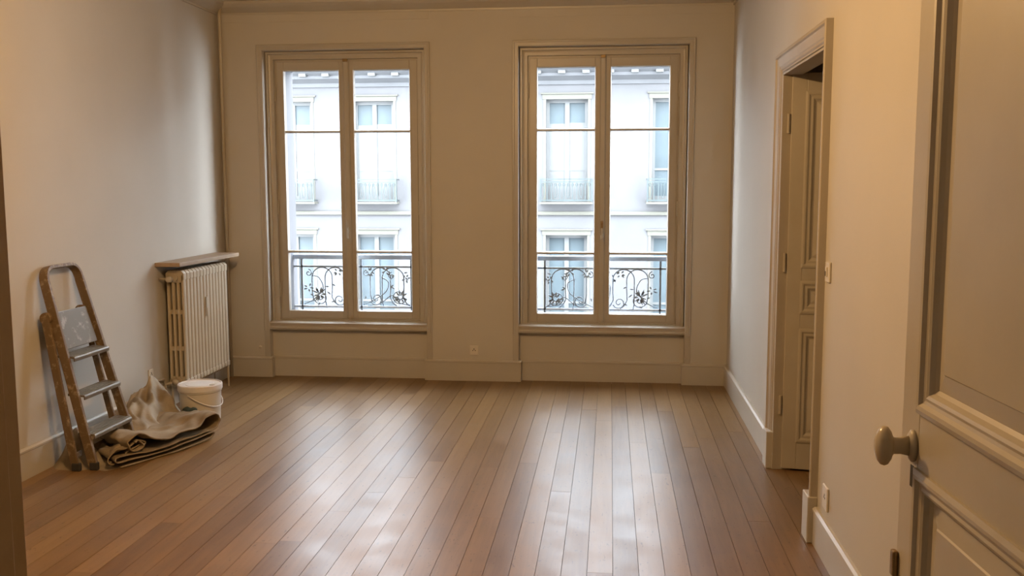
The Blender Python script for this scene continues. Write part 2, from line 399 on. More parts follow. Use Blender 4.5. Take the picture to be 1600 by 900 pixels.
# ------------------------------------------------------------------ panelled door leaf
def door_leaf(name, fn, W, H, TH, stile, rails, mat, bev=0.002, z0=0.0, relief=1.0):
    """fn(u, v, n): u across, v up, n out of the visible face; rails: list of (v0, v1)"""
    root = empty(name, fn(0, z0, 0))
    for a, b in ((0, stile), (W - stile, W)): MB().mbox(fn, a, b, z0, H, -TH, 0).build('stile', mat, root, bevel=bev)
    for a, b in rails: MB().mbox(fn, stile, W - stile, a, b, -TH, 0).build('rail', mat, root, bevel=bev)
    for (a, b), (c, d) in zip(rails, rails[1:]):
        R = (stile, W - stile, b, c)
        p = MB(); dp = -0.014 * relief
        p.mbox(fn, R[0], R[1], R[2], R[3], -TH + 0.012, dp - 0.004)
        # raised field with a sloping border
        p.sweep_rect(fn, R, [(0.0, dp - 0.004), (0.045, dp - 0.004), (0.05, dp - 0.001), (0.085, dp + 0.005), (0.088, dp + 0.008)])
        q = (R[0] + 0.088, R[1] - 0.088, R[2] + 0.088, R[3] - 0.088)
        if q[1] > q[0] and q[3] > q[2]: p.face([p.bm.verts.new(fn(*uv, dp + 0.008)) for uv in ((q[0], q[2]), (q[1], q[2]), (q[1], q[3]), (q[0], q[3]))])
        pan = p.build('panel', mat, root)
        for nn, sg in ((0.0, 1), (-TH, -1)):
            MB().sweep_rect(lambda u, v, n: fn(u, v, nn + sg * n * relief), R, [(-0.006, 0.0), (-0.006, 0.006), (0.004, 0.010), (0.012, 0.009), (0.018, 0.002), (0.024, 0.0), (0.030, 0.002), (0.036, -0.001), (0.042, -0.010), (0.050, -0.016)]).build('moulding', mat, pan)
    return root

# leaf in the side doorway, standing open into the next room
ang = math.radians(-9); hx, hy = XR + PX - 0.042, DY1 - 0.03
uu, nnv = Vector((math.cos(ang), math.sin(ang), 0)), Vector((math.sin(ang), -math.cos(ang), 0))
fD1 = lambda u, v, n: Vector((hx, hy, 0)) + uu * u + nnv * n + Vector((0, 0, v))
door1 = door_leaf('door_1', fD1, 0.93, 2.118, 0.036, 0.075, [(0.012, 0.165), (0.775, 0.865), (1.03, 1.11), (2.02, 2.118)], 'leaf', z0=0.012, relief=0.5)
struct(door1, 'panelled cream door standing open into the next room', 'door')
for z in (0.36, 1.13, 1.86):
    MB().lathe([(0.008, -0.05), (0.008, 0.05)], (hx - 0.012, hy + 0.008, z), seg=10).build('hinge', 'casing', door1)

# near leaf beside the camera, swung back into the room
ND = Vector((-0.0655, 1, 0)).normalized(); NNv = Vector((-ND.y, ND.x, 0))
far = Vector((0.602, 1.972, 0)); NW = 0.84
fD2 = lambda u, v, n: far - ND * u + NNv * n + Vector((0, 0, v))       # u from the free edge towards the hinges
door2 = door_leaf('door_2', fD2, NW, 2.235, 0.038, 0.088, [(0.012, 0.20), (0.985, 1.108), (2.12, 2.235)], 'leaf', z0=0.012)
struct(door2, 'tall panelled cream door with oval knob, swung open beside the entrance', 'door')
kz, ku = 1.030, 0.066
rose = MB(); kc = fD2(ku, kz, 0)
def knob_lathe(prof, su=1.0, sv=1.0, name='x', mat='porcelain', seg=28, parent=door2):
    b = MB(); rings = []
    for r, h in prof: rings.append([b.bm.verts.new(fD2(ku + r * su * math.cos(2 * math.pi * k / seg), kz + r * sv * math.sin(2 * math.pi * k / seg), h)) for k in range(seg)])
    for A, B in zip(rings, rings[1:]):
        for k in range(seg): b.face((A[k], A[(k + 1) % seg], B[(k + 1) % seg], B[k]))
    b.face(rings[0]); b.face(rings[-1]); return b.build(name, mat, parent, smooth=True)
rose.bm.free()
knob_lathe([(0.026, 0.0), (0.026, 0.005), (0.022, 0.009), (0.014, 0.012), (0.012, 0.013)], 0.85, 1.25, 'rose', 'leaf')
kn = knob_lathe([(0.0125, 0.011), (0.0105, 0.026), (0.0105, 0.040), (0.014, 0.044), (0.019, 0.047), (0.0235, 0.052), (0.025, 0.058), (0.0235, 0.065), (0.019, 0.071), (0.011, 0.0755), (0.003, 0.077)], 0.95, 1.62, 'knob', 'porcelain')
MB().mbox(fD2, ku - 0.012, ku + 0.006, kz - 0.085, kz - 0.04, -0.002, 0.0012).build('keyhole', 'dark', door2, bevel=0.002)
b = MB(); b.mbox(fD2, -0.006, 0.014, 0.735, 0.79, 0.0, 0.012); b.build('edge_latch', 'brass', door2, bevel=0.004)
for z in (0.3, 1.15, 2.0):
    MB().lathe([(0.009, -0.05), (0.009, 0.05)], tuple(fD2(NW + 0.004, z, 0.002)), seg=12).build('hinge', 'casing', door2)

# entrance casing, its edge shows beside the camera
fN = lambda u, v, n: Vector((u, YN + n, v))
NC = [(0, 0), (0, 0.018), (0.012, 0.020), (0.050, 0.016), (0.078, 0.010), (0.082, 0.004), (0.082, 0)]
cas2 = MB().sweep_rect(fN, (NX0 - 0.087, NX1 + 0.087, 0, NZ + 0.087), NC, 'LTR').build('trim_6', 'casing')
struct(cas2, 'painted casing of the entrance doorway at the edge of view', 'door casing')
for sx_ in (-1, 1):
    o_ = NX0 if sx_ < 0 else NX1
    a, b_ = sorted((o_, o_ - sx_ * 0.016)); a2, b2 = sorted((o_, o_ - sx_ * 0.012))
    m = MB(); m.box(a, b_, YN0 - 0.02, YN - 0.034, 0, NZ); m.box(a2, b2, YN - 0.034, YN - 0.004, 0, NZ)
    m.build('jamb_lining', 'jambwood', cas2, bevel=0.002)
MB().box(NX0, NX1, YN0 - 0.02, YN, NZ - 0.016, NZ).build('head_lining', 'casing', cas2)

# ------------------------------------------------------------------ windows
def build_window(n, c, label):
    fW = lambda u, v, k: Vector((c + u, D - k, v))          # k: towards the room
    W = empty('window_%d' % n, (c, D + 0.1, ZS)); struct(W, label, 'window')
    # casing on the pier round the niche
    CW = [(0, 0), (0, 0.010), (0.004, 0.014), (0.012, 0.014), (0.018, 0.010), (0.040, 0.010), (0.046, 0.006), (0.046, -0.002)]
    MB().sweep_rect(fW, (-0.687, 0.687, ZS - 0.004, 2.629), CW, 'LTR').build('casing', 'sash', W)
    for s in (-1, 1):
        a, b = sorted((s * 0.687, s * NH)); MB().box(c + a, c + b, D - 0.005, D + 0.004, BH, ZS - 0.004).build('casing_foot', 'sash', W, bevel=0.0015)
    # fixed frame in three steps
    FR = [(0.0, -0.060), (0.006, -0.046), (0.020, -0.046), (0.024, -0.062), (0.036, -0.066), (0.060, -0.066), (0.062, -0.100), (0.085, -0.100), (0.085, -0.165), (0.0, -0.165), (0.0, -0.060)]
    MB().sweep_rect(fW, (-0.638, 0.638, 0.398, ZT), FR).build('fixed_frame', 'sash', W)
    # sill board
    SP = [(0.012, 0.383), (-0.002, 0.388), (-0.006, 0.400), (0.004, 0.412), (0.002, 0.425), (-0.004, 0.440), (0.010, 0.449), (0.10, 0.453), (0.10, 0.383)]
    MB().extrude_poly(SP, lambda y, z: Vector((c - NH, D + y, z)), lambda y, z: Vector((c + NH, D + y, z))).build('sill', 'sash', W)
    for s in (-1, 1):
        u0, u1 = sorted((s * 0.567, s * 0.010)); g0, g1 = sorted((s * 0.505, s * 0.060))
        SZ0, SZ1, GZ0, GZ1 = 0.470, 2.508, 0.531, 2.437
        sash = MB(); k0, k1 = -0.096, -0.142
        for a, b in ((u0, g0), (g1, u1)): sash.mbox(fW, a, b, SZ0, SZ1, k1, k0)
        sash.mbox(fW, g0, g1, SZ0, GZ0, k1, k0); sash.mbox(fW, g0, g1, GZ1, SZ1, k1, k0)
        so = sash.build('sash', 'sash', W, bevel=0.003)
        # slim moulding round the glass
        MB().sweep_rect(fW, (g0 - 0.008, g1 + 0.008, GZ0 - 0.008, GZ1 + 0.008), [(0, k0), (0, k0 + 0.004), (0.006, k0 + 0.003), (0.012, k0 - 0.014)]).build('glazing_bead', 'sash', so)
        for zb in (1.009, 1.963):
            MB().extrude_poly([(-0.011, -0.125), (-0.011, -0.112), (-0.005, -0.098), (0.005, -0.098), (0.011, -0.112), (0.011, -0.125), (0.006, -0.142), (-0.006, -0.142)],
                              lambda z, k: fW(g0 - 0.004, zb + z, k), lambda z, k: fW(g1 + 0.004, zb + z, k)).build('glazing_bar', 'sash', so)
        for za, zb in ((GZ0 - 0.004, 1.003), (1.015, 1.957), (1.969, GZ1 + 0.004)):
            MB().mbox(fW, g0 - 0.004, g1 + 0.004, za, zb, -0.132, -0.129).build('pane', 'glass', so)
        for zh in (0.70, 1.36, 2.26):
            MB().lathe([(0.003, -0.062), (0.008, -0.055), (0.008, 0.055), (0.003, 0.062)], tuple(fW(s * 0.575, zh, -0.088)), seg=10, caps=True).build('hinge', 'sash', so)
    # meeting batten with its bolt
    MB().extrude_poly([(-0.026, -0.100), (-0.024, -0.086), (-0.014, -0.078), (0.014, -0.078), (0.024, -0.086), (0.026, -0.100)],
                      lambda u, k: fW(u, 0.468, k), lambda u, k: fW(u, 2.510, k)).build('meeting_batten', 'sash', W)
    bolt = MB(); bolt.tube([fW(0, 0.452, -0.07), fW(0, 0.485, -0.07)], 0.008, 10); bolt.mbox(fW, -0.02, 0.02, 0.450, 0.466, -0.09, -0.062)
    bolt.build('bolt_keeper', 'sash', W)
    bolt = MB(); bolt.mbox(fW, -0.018, 0.018, 2.500, 2.522, -0.09, -0.064); bolt.build('bolt_keeper', 'brass', W, bevel=0.002)
    hd = MB(); hd.mbox(fW, -0.010, 0.010, 1.15, 1.26, -0.079, -0.072); hd.tube([fW(0, 1.20, -0.075), fW(0, 1.20, -0.045), fW(0.002, 1.17, -0.036), fW(0.003, 1.12, -0.036)], [0.006, 0.006, 0.006, 0.008], 10)
    hd.build('handle', 'brass' if n == 2 else 'sash', W, bevel=0.002)
    return W
build_window(1, WIN[0], 'tall cream casement window closer to the radiator')
build_window(2, WIN[1], 'tall cream casement window closer to the narrow doorway')

# ------------------------------------------------------------------ wrought iron guards outside
def guard(c, label, flip):
    Y = D + 0.272; P = lambda x_, z: Vector((c + x_, Y, z))
    G = empty('window_guard', (c, Y, 0.53)); tag(G, label, 'railing', 'wrought iron guards outside the windows')
    hr = MB(); hr.box(c - EH - 0.02, c + EH + 0.02, Y - 0.024, Y + 0.024, 0.936, 0.975); hr.build('handrail', 'iron_glare', G, bevel=0.008)
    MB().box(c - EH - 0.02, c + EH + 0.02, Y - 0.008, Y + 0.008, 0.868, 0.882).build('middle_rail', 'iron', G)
    MB().box(c - EH - 0.02, c + EH + 0.02, Y - 0.008, Y + 0.008, 0.534, 0.550).build('bottom_rail', 'iron_glare', G)
    for px in (-0.455, 0.045, 0.465):
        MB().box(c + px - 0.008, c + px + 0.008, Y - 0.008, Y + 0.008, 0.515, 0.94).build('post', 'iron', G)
    R = 0.0052
    def rod(name, pts2, r=R):
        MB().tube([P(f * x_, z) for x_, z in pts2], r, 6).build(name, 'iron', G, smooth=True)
    f = -1 if flip else 1
    def leaf(x_, z, a, ln, w):
        b = MB(); ca, sa = math.cos(a), math.sin(a); pts = []
        prof = [(0, 0.12), (0.25, 0.8), (0.5, 1.0), (0.75, 0.65), (1.0, 0.05)]
        top = []; bot = []
        for t_, ww in prof:
            bx, bz = x_ + ca * ln * t_, z + sa * ln * t_
            top.append((bx - sa * w * ww, bz + ca * w * ww)); bot.append((bx + sa * w * ww, bz - ca * w * ww))
        poly = top + bot[::-1]
        A = [b.bm.verts.new(P(f * u, v) + Vector((0, -0.004, 0))) for u, v in poly]; B = [b.bm.verts.new(P(f * u, v) + Vector((0, 0.004, 0))) for u, v in poly]
        n_ = len(poly)
        for k in range(n_): b.face((A[k], A[(k + 1) % n_], B[(k + 1) % n_], B[k]))
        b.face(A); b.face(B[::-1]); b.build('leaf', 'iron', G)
    rng = random.Random(11)
    # interlaced round arches on slim uprights
    for x0, x1 in ((-0.37, -0.20), (-0.26, -0.09), (0.12, 0.29), (0.22, 0.40)):
        cx_ = (x0 + x1) / 2; rx = (x1 - x0) / 2
        pts = arc(cx_, 0.785, rx, 0.082, 180, 0, 16)
        tail = 0.62 if x0 in (-0.37, 0.12) else 0.56
        rod('arch', [(x0 + 0.012, tail - 0.03), (x0, tail + 0.03)] + pts + [(x1, 0.70), (x1 - 0.004, 0.62), (x1 + 0.02, 0.575), (x1 + 0.05, 0.553)])
    # S scrolls and a low basket of leaves
    def scroll(cx_, cz, r0, turns, a0, sgn):
        out = []
        for k in range(26):
            t_ = k / 25; a = math.radians(a0 + sgn * 360 * turns * t_); rr = r0 * (1 - 0.82 * t_)
            out.append((cx_ + rr * math.cos(a), cz + rr * math.sin(a)))
        return out
    for cx_, cz, r0, tn, a0, sg in ((-0.30, 0.62, 0.062, 1.5, 200, 1), (-0.14, 0.60, 0.05, 1.4, -20, -1), (0.17, 0.61, 0.055, 1.4, 200, 1), (0.36, 0.63, 0.065, 1.5, -20, -1), (0.30, 0.80, 0.03, 1.2, 90, 1), (-0.40, 0.82, 0.03, 1.2, 90, -1), (0.09, 0.82, 0.028, 1.2, 90, 1)):
        rod('scroll', scroll(cx_, cz, r0, tn, a0, sg), 0.0045)
    rod('scroll', [(v.x, v.y) for v in catmull([(-0.44, 0.56, 0), (-0.36, 0.60, 0), (-0.28, 0.69, 0), (-0.31, 0.78, 0), (-0.37, 0.80, 0)], 6)], 0.0045)
    rod('scroll', [(v.x, v.y) for v in catmull([(0.06, 0.56, 0), (0.15, 0.60, 0), (0.25, 0.67, 0), (0.27, 0.75, 0), (0.21, 0.79, 0)], 6)], 0.0045)
    rod('scroll', [(v.x, v.y) for v in catmull([(0.45, 0.56, 0), (0.36, 0.58, 0), (0.30, 0.64, 0), (0.20, 0.57, 0), (0.10, 0.555, 0)], 6)], 0.0045)
    rod('scroll', [(v.x, v.y) for v in catmull([(-0.03, 0.80, 0), (-0.07, 0.72, 0), (-0.05, 0.62, 0), (0.0, 0.58, 0), (0.03, 0.60, 0)], 6)], 0.0045)
    for cx_, cz, n_, l_ in ((-0.31, 0.645, 13, 0.055), (0.37, 0.625, 11, 0.052), (-0.15, 0.83, 6, 0.03), (0.12, 0.83, 6, 0.032), (0.25, 0.84, 5, 0.028), (-0.40, 0.70, 5, 0.03), (0.42, 0.78, 5, 0.03)):
        for k in range(n_):
            a = 2 * math.pi * k / n_ + rng.uniform(-.3, .3); leaf(cx_ + 0.012 * math.cos(a), cz + 0.012 * math.sin(a), a, l_ * rng.uniform(.7, 1.15), 0.007)
    for k in range(16):
        xx = rng.choice([rng.uniform(-0.43, -0.08), rng.uniform(0.07, 0.44)]); leaf(xx, rng.uniform(0.57, 0.84), rng.uniform(0, 6.28), rng.uniform(.025, .04), 0.006)
guard(WIN[0], 'wrought iron guard with scrolls outside the window near the radiator', False)
guard(WIN[1], 'wrought iron guard with scrolls outside the window near the narrow doorway', True)

# ------------------------------------------------------------------ building across the street
FY = 21.0
def street_building():
    B = empty('street_building', (-2, FY, -9)); tag(B, 'pale stone apartment building across the street seen through the windows', 'building')
    fx0, fx1 = -16.0, 13.0
    cols = [-15.4 + 0.46 + 0.02, -13.2 + 0.46, -11.1 + 0.46, -9.05 + 0.46, -7.19, -5.30, -3.13, -0.96, 1.36, 3.55, 5.72, 7.9, 10.1]
    cols = [x_ for x_ in cols if fx0 + 0.8 < x_ < fx1 - 0.8]
    W = 0.92; tops = [3.385, 0.41, -2.56, -5.53]; hts = [2.27, 2.27, 2.27, 2.27]; ztop = 3.75
    # stone wall between the openings, course by course
    zs = []; zcur = ztop
    w = MB()
    for tz, h in zip(tops, hts):
        w.box(fx0, fx1, FY, FY + 0.5, tz, zcur)
        xe = fx0
        for cx_ in cols: w.box(xe, cx_ - W / 2, FY, FY + 0.5, tz - h, tz); xe = cx_ + W / 2
        w.box(xe, fx1, FY, FY + 0.5, tz - h, tz); zcur = tz - h
    w.box(fx0, fx1, FY, FY + 0.5, -9.0, zcur)
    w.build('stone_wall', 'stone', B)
    m = MB()
    for z in (0.90, -2.07, -5.04):
        MB().box(fx0, fx1, FY - 0.07, FY + 0.01, z - 0.045, z + 0.035).build('string_course', 'stone2', B, bevel=0.01)
    m.bm.free()
    MB().extrude_poly([(0, 3.70), (-0.05, 3.70), (-0.08, 3.78), (-0.30, 3.86), (-0.32, 3.92), (-0.55, 4.02), (-0.58, 4.14), (0, 4.14)],
                      lambda y, z: Vector((fx0, FY + y, z)), lambda y, z: Vector((fx1, FY + y, z))).build('eaves_cornice', 'cornice_grey', B)
    k = 0; x_ = fx0 + 0.3
    while x_ < fx1 - 0.3:
        MB().box(x_, x_ + 0.16, FY - 0.42, FY - 0.02, 3.895, 3.99).build('modillion', 'fframe', B, bevel=0.01); x_ += 0.52
    MB().extrude_poly([(-0.5, 4.14), (0.5, 4.14), (1.6, 6.6), (0.9, 6.6)], lambda y, z: Vector((fx0, FY + y, z)), lambda y, z: Vector((fx1, FY + y, z))).build('mansard_roof', 'zinc', B)
    def railing_mesh():
        r = MB()
        for z in (0.50, 0.44, 0.04): r.box(-0.56, 0.56, -0.27, -0.25, z - 0.012, z + 0.012)
        for s in (-0.56, 0.56):
            r.box(s - 0.01, s + 0.01, -0.27, 0.0, 0.49, 0.51); r.box(s - 0.01, s + 0.01, -0.27, 0.0, 0.03, 0.05); r.box(s - 0.012, s + 0.012, -0.272, -0.248, 0, 0.51)
        for i in range(12):
            xx = -0.51 + i * 1.02 / 11
            if i % 3: r.box(xx - 0.008, xx + 0.008, -0.268, -0.252, 0.04, 0.44)
            else: r.tube([Vector((xx + 0.035 * math.cos(t_), -0.26, 0.24 + 0.15 * math.sin(t_))) for t_ in [2 * math.pi * q / 14 for q in range(14)]], 0.007, 5, closed=True)
            r.tube([Vector((xx + 0.028 * math.cos(t_), -0.26, 0.38 + 0.028 * math.sin(t_))) for t_ in [2 * math.pi * q / 8 for q in range(8)]], 0.006, 4, closed=True)
        return r
    rail_me = None; win_me = None; pane_me = None
    def inst(name, me, parent, loc):
        o = bpy.data.objects.new(name, me); C.objects.link(o); o.parent = parent; o.location = loc
        return o
    fr = MB(); H = 2.27
    for a, b in ((-0.46, -0.39), (0.39, 0.46), (-0.05, 0.05)): fr.box(a, b, 0.14, 0.22, -H, 0)
    fr.box(-0.46, 0.46, 0.14, 0.22, -0.07, 0); fr.box(-0.46, 0.46, 0.14, 0.22, -H, -H + 0.16); fr.box(-0.46, 0.46, 0.15, 0.21, -H + 0.72, -H + 0.77)
    tmp = fr.build('street_window', 'fframe'); win_me = tmp.data; C.objects.unlink(tmp); bpy.data.objects.remove(tmp)
    pm = MB(); pm.box(-0.175, 0.175, 0.175, 0.185, -H + 0.1, -0.03); tmp = pm.build('pane', 'fglass'); pane_me = tmp.data; C.objects.unlink(tmp); bpy.data.objects.remove(tmp)
    tmp = railing_mesh().build('balcony_railing', 'firon'); rail_me = tmp.data; C.objects.unlink(tmp); bpy.data.objects.remove(tmp)
    sl = MB(); sl.box(-0.58, 0.58, -0.28, 0.02, -0.04, 0.0); tmp = sl.build('balcony_slab', 'stone2', bevel=0.01); slab_me = tmp.data; C.objects.unlink(tmp); bpy.data.objects.remove(tmp)
    sm = MB(); sm.box(-0.54, 0.54, -0.02, 0.01, 0.0, 0.11); sm.box(-0.58, 0.58, -0.05, 0.01, 0.11, 0.14); sm.box(-0.52, -0.46, -0.010, 0.01, -H, 0.0); sm.box(0.46, 0.52, -0.010, 0.01, -H, 0.0)
    tmp = sm.build('window_surround', 'stone2', bevel=0.008); sur_me = tmp.data; C.objects.unlink(tmp); bpy.data.objects.remove(tmp)
    bl = MB(); bl.box(-0.39, -0.05, 0.160, 0.172, -H + 0.1, -0.52); bl.box(0.05, 0.39, 0.160, 0.172, -H + 0.1, -0.50)
    tmp = bl.build('roller_blind', 'fframe'); blind_me = tmp.data; C.objects.unlink(tmp); bpy.data.objects.remove(tmp)
    root_inv = Vector((-2, FY, -9))
    for tz in tops[:3]:
        for cx_ in cols:
            wo = inst('street_window', win_me, B, Vector((cx_, FY, tz)) - root_inv)
            for s in (-0.22, 0.22): inst('pane', pane_me, wo, Vector((s, 0, 0)))
            if tz > 3 and cx_ < 0: inst('roller_blind', blind_me, wo, Vector((0, 0, 0)))
            inst('window_surround', sur_me, B, Vector((cx_, FY, tz)) - root_inv)
            inst('balcony_slab', slab_me, B, Vector((cx_, FY, tz - H + 0.03)) - root_inv)
            inst('balcony_railing', rail_me, B, Vector((cx_, FY, tz - H + 0.03)) - root_inv)
    # rooms behind the glass stay dark
    MB().box(fx0, fx1, FY + 0.5, FY + 0.6, -9, ztop).build('back_lining', 'dark', B)
    return B
street_building()
g = MB().box(-25, 22, D + WT, FY + 1, -9.2, -9.0).build('ground', 'asphalt'); struct(g, 'grey street far below the windows', 'street')

# ------------------------------------------------------------------ ceiling lamp, above the frame
def pendant():
    L_ = empty('pendant_lamp', (LAMP_POS[0], LAMP_POS[1], ZC)); tag(L_, 'bare bulb hanging on a short cord from the ceiling', 'lamp')
    x_, y_, z_ = LAMP_POS
    MB().lathe([(0.045, ZC - 0.02), (0.04, ZC)], (x_, y_, 0), seg=20).build('ceiling_rose', 'plate', L_)
    MB().tube([(x_, y_, ZC - 0.01), (x_, y_, z_ + 0.10)], 0.004, 8).build('cord', 'cord', L_)
    MB().lathe([(0.010, 0.115), (0.020, 0.105), (0.020, 0.06)], (x_, y_, z_), seg=16).build('socket', 'dark', L_)
    m = bpy.data.materials.new('warm_bulb'); m.use_nodes = True; N = m.node_tree.nodes; Lk = m.node_tree.links
    N.remove(N['Principled BSDF']); e = N.new('ShaderNodeEmission'); e.inputs['Color'].default_value = (*LAMP_COL, 1); e.inputs['Strength'].default_value = 6
    t_ = N.new('ShaderNodeBsdfTransparent'); mx = N.new('ShaderNodeMixShader'); mx.inputs[0].default_value = 0.15
    Lk.new(t_.outputs[0], mx.inputs[1]); Lk.new(e.outputs[0], mx.inputs[2]); Lk.new(mx.outputs[0], N['Material Output'].inputs['Surface']); MT['bulb'] = m
    MB().lathe([(0.013, 0.062), (0.015, 0.05), (0.028, 0.025), (0.032, 0.0), (0.027, -0.02), (0.014, -0.032), (0.002, -0.035)], (x_, y_, z_), seg=20).build('bulb', 'bulb', L_, smooth=True)
    ld = bpy.data.lights.new('bulb_light', 'POINT'); ld.energy = LAMP_W; ld.color = LAMP_COL; ld.shadow_soft_size = 0.03
    lo = bpy.data.objects.new('bulb_light', ld); C.objects.link(lo); lo.location = LAMP_POS
    attach(lo, L_)
pendant()

# ------------------------------------------------------------------ radiator, shelf, pipes
def radiator():
    R = empty('radiator', (-2.97, 6.5, 0)); tag(R, 'cream cast iron column radiator against the wall below a wooden shelf', 'radiator')
    y0, n, pitch_ = 6.175, 14, 0.0535; x0, x1, z0, z1 = -3.036, -2.905, 0.145, 0.962
    xs = [x0 + 0.013 + k * (x1 - x0 - 0.026) / 3 for k in range(4)]
    w = 0.021; hd = 0.046
    s = MB(); yc = 0.0
    for xc in xs:
        prof = [(xc - w / 2, -hd * .30), (xc - w / 2, hd * .30), (xc - w * .3, hd / 2), (xc + w * .3, hd / 2), (xc + w / 2, hd * .30), (xc + w / 2, -hd * .30), (xc + w * .3, -hd / 2), (xc - w * .3, -hd / 2)]
        s.extrude_poly(prof, lambda a, b: Vector((a, b, z0 + 0.03)), lambda a, b: Vector((a, b, z1 - 0.03)))
    for za, zb in ((z0, z0 + 0.075), (z1 - 0.085, z1), (0.40, 0.432), (0.655, 0.687)):
        full = za in (z0,) or zb == z1
        h_ = hd if full else hd * 0.62
        xa, xb = (x0, x1) if full else (xs[0], xs[-1])
        c_ = 0.022 if full else 0.004
        poly = [(xa + c_, za), (xb - c_, za), (xb, za + c_), (xb, zb - c_), (xb - c_, zb), (xa + c_, zb), (xa, zb - c_), (xa, za + c_)]
        s.extrude_poly(poly, lambda a, z: Vector((a, -h_ / 2, z)), lambda a, z: Vector((a, h_ / 2, z)))
    first = s.build('section', 'rad', R, bevel=0.004)
    first.matrix_parent_inverse = Matrix.Identity(4); first.location = Vector((0, y0 + pitch_ / 2, 0)) - R.location
    for k in range(1, n):
        o = first.copy(); C.objects.link(o); o.parent = R; o.matrix_parent_inverse = Matrix.Identity(4); o.location = first.location + Vector((0, k * pitch_, 0))
    for z in (z0 + 0.045, z1 - 0.05):
        MB().tube([(-2.97, y0 - 0.006, z), (-2.97, y0 + n * pitch_ + 0.006, z)], 0.024, 14).build('manifold', 'rad', R)
    for yy in (y0 + 0.02, y0 + n * pitch_ - 0.02):
        for xx in (x1 - 0.012, x0 + 0.012): MB().tube([(xx, yy, z0 + 0.02), (xx, yy, 0.0)], [0.009, 0.008], 8).build('foot', 'rad', R)
    v = MB(); v.tube([(-2.985, y0 + 0.01, 0.905), (-2.985, y0 - 0.03, 0.905)], 0.012, 12); v.lathe([(0.016, -0.075), (0.020, -0.072), (0.020, -0.035), (0.015, -0.03)], (-2.985, y0 + 0.005, 0.905), 'Y', 16)
    v.tube([(-2.985, y0 - 0.025, 0.905), (-3.066, y0 - 0.03, 0.905)], 0.008, 10); v.build('valve', 'pipe', R, smooth=True)
    v = MB(); v.tube([(-2.975, y0 + 0.01, 0.19), (-2.975, y0 - 0.04, 0.19)], 0.014, 12); v.lathe([(0.02, -0.05), (0.02, -0.02)], (-2.975, y0, 0.19), 'Y', 14)
    v.tube([(-2.975, y0 - 0.035, 0.19), (-3.045, y0 - 0.035, 0.175), (-3.05, y0 - 0.035, 0.12), (-3.05, y0 - 0.035, 0.0)], 0.010, 10); v.build('return_pipe', 'pipe', R, smooth=True)
    tg = MB(); tg.box(x1 + 0.002, x1 + 0.008, 6.515, 6.535, 0.66, 0.74); tg.tube([(x1 + 0.004, 6.525, 0.655), (x1 + 0.006, 6.525, 0.60)], 0.005, 6); tg.build('bleed_tag', 'pipe', R)
    # shelf is a thing of its own
    S = MB(); S.extrude_poly([(XL + 0.001, 6.098), (-2.893, 6.098), (-2.872, 7.08), (XL + 0.001, 7.08)], lambda a, b: Vector((a, b, 0.992)), lambda a, b: Vector((a, b, 1.020)))
    so = S.build('radiator_shelf', 'shelf', bevel=0.003); tag(so, 'bare wooden shelf board fixed above the radiator', 'shelf')
    for yy in (6.30, 6.85): MB().extrude_poly([(XL, 0.992), (-2.93, 0.992), (-2.93, 0.984), (XL + 0.012, 0.975), (XL, 0.972)], lambda a, z: Vector((a, yy, z)), lambda a, z: Vector((a, yy + 0.02, z))).build('bracket', 'brass', so)
radiator()
# riser in the corner
pts = [(XL + 0.034, D - 0.034, 0.0), (XL + 0.034, D - 0.034, 2.80)] + [tuple(v) for v in catmull([(XL + 0.034, D - 0.034, 2.82), (XL + 0.038, D - 0.040, 2.87), (XL + 0.07, D - 0.075, 2.925), (XL + 0.10, D - 0.11, 2.962)], 5)]
rp = MB().tube(pts, 0.0145, 12).build('riser_pipe', 'pipe', smooth=True); tag(rp, 'painted riser pipe in the corner above the radiator, bending into the cornice', 'pipe')
pts = [(XL + 0.022, 6.02, 0.222), (XL + 0.022, 6.10, 0.215), (XL + 0.022, 6.13, 0.20), (XL + 0.022, 6.15, 0.12), (XL + 0.03, 6.16, 0.0)]
wp = MB().tube([tuple(v) for v in catmull(pts, 5)], 0.008, 8).build('wall_pipe', 'pipe', smooth=True); tag(wp, 'thin painted pipe bending to the floor beside the radiator', 'pipe')

# ------------------------------------------------------------------ switches and sockets
def plate(name, label, cat, fn, w, h, kind, group=None):
    P = empty(name, fn(0, 0, 0)); tag(P, label, cat, group)
    MB().mbox(fn, -w / 2, w / 2, -h / 2, h / 2, 0.0, 0.010).build('cover', 'plate', P, bevel=0.004)
    if kind == 'switch':
        MB().mbox(fn, -0.011, 0.011, -0.020, 0.020, 0.009, 0.016).build('rocker', 'plate', P, bevel=0.003)
        MB().mbox(fn, -0.004, 0.004, -0.016, 0.004, 0.0155, 0.0175).build('toggle', 'dark', P)
    else:
        for s in (-0.0095, 0.0095): MB().mbox(fn, s - 0.003, s + 0.003, -0.004, 0.004, 0.008, 0.0108).build('pin_hole', 'dark', P)
        MB().mbox(fn, -0.0035, 0.0035, 0.006, 0.016, 0.008, 0.0108).build('earth_hole', 'dark', P)
right_at = lambda y_, z_: (lambda u, v, n: Vector((XR - n, y_ - u, z_ + v)))
plate('light_switch', 'small white light switch beside the doorway casing, on the entrance side', 'switch', right_at(3.985, 1.186), 0.075, 0.085, 'switch')
plate('light_switch', 'small white light switch beside the doorway casing, on the window side', 'switch', right_at(5.305, 1.18), 0.07, 0.085, 'switch')
plate('wall_socket', 'white wall socket above the baseboard below the light switch on the entrance side', 'socket', right_at(3.89, 0.26), 0.085, 0.10, 'socket')
plate('wall_socket', 'white wall socket beside the doorway casing on the window side', 'socket', right_at(5.30, 0.245), 0.07, 0.09, 'socket')
plate('wall_socket', 'cream wall socket low on the pier between the two windows', 'socket', lambda u, v, n: Vector((-1.056 + u, D - n, 0.243 + v)), 0.07, 0.075, 'socket')
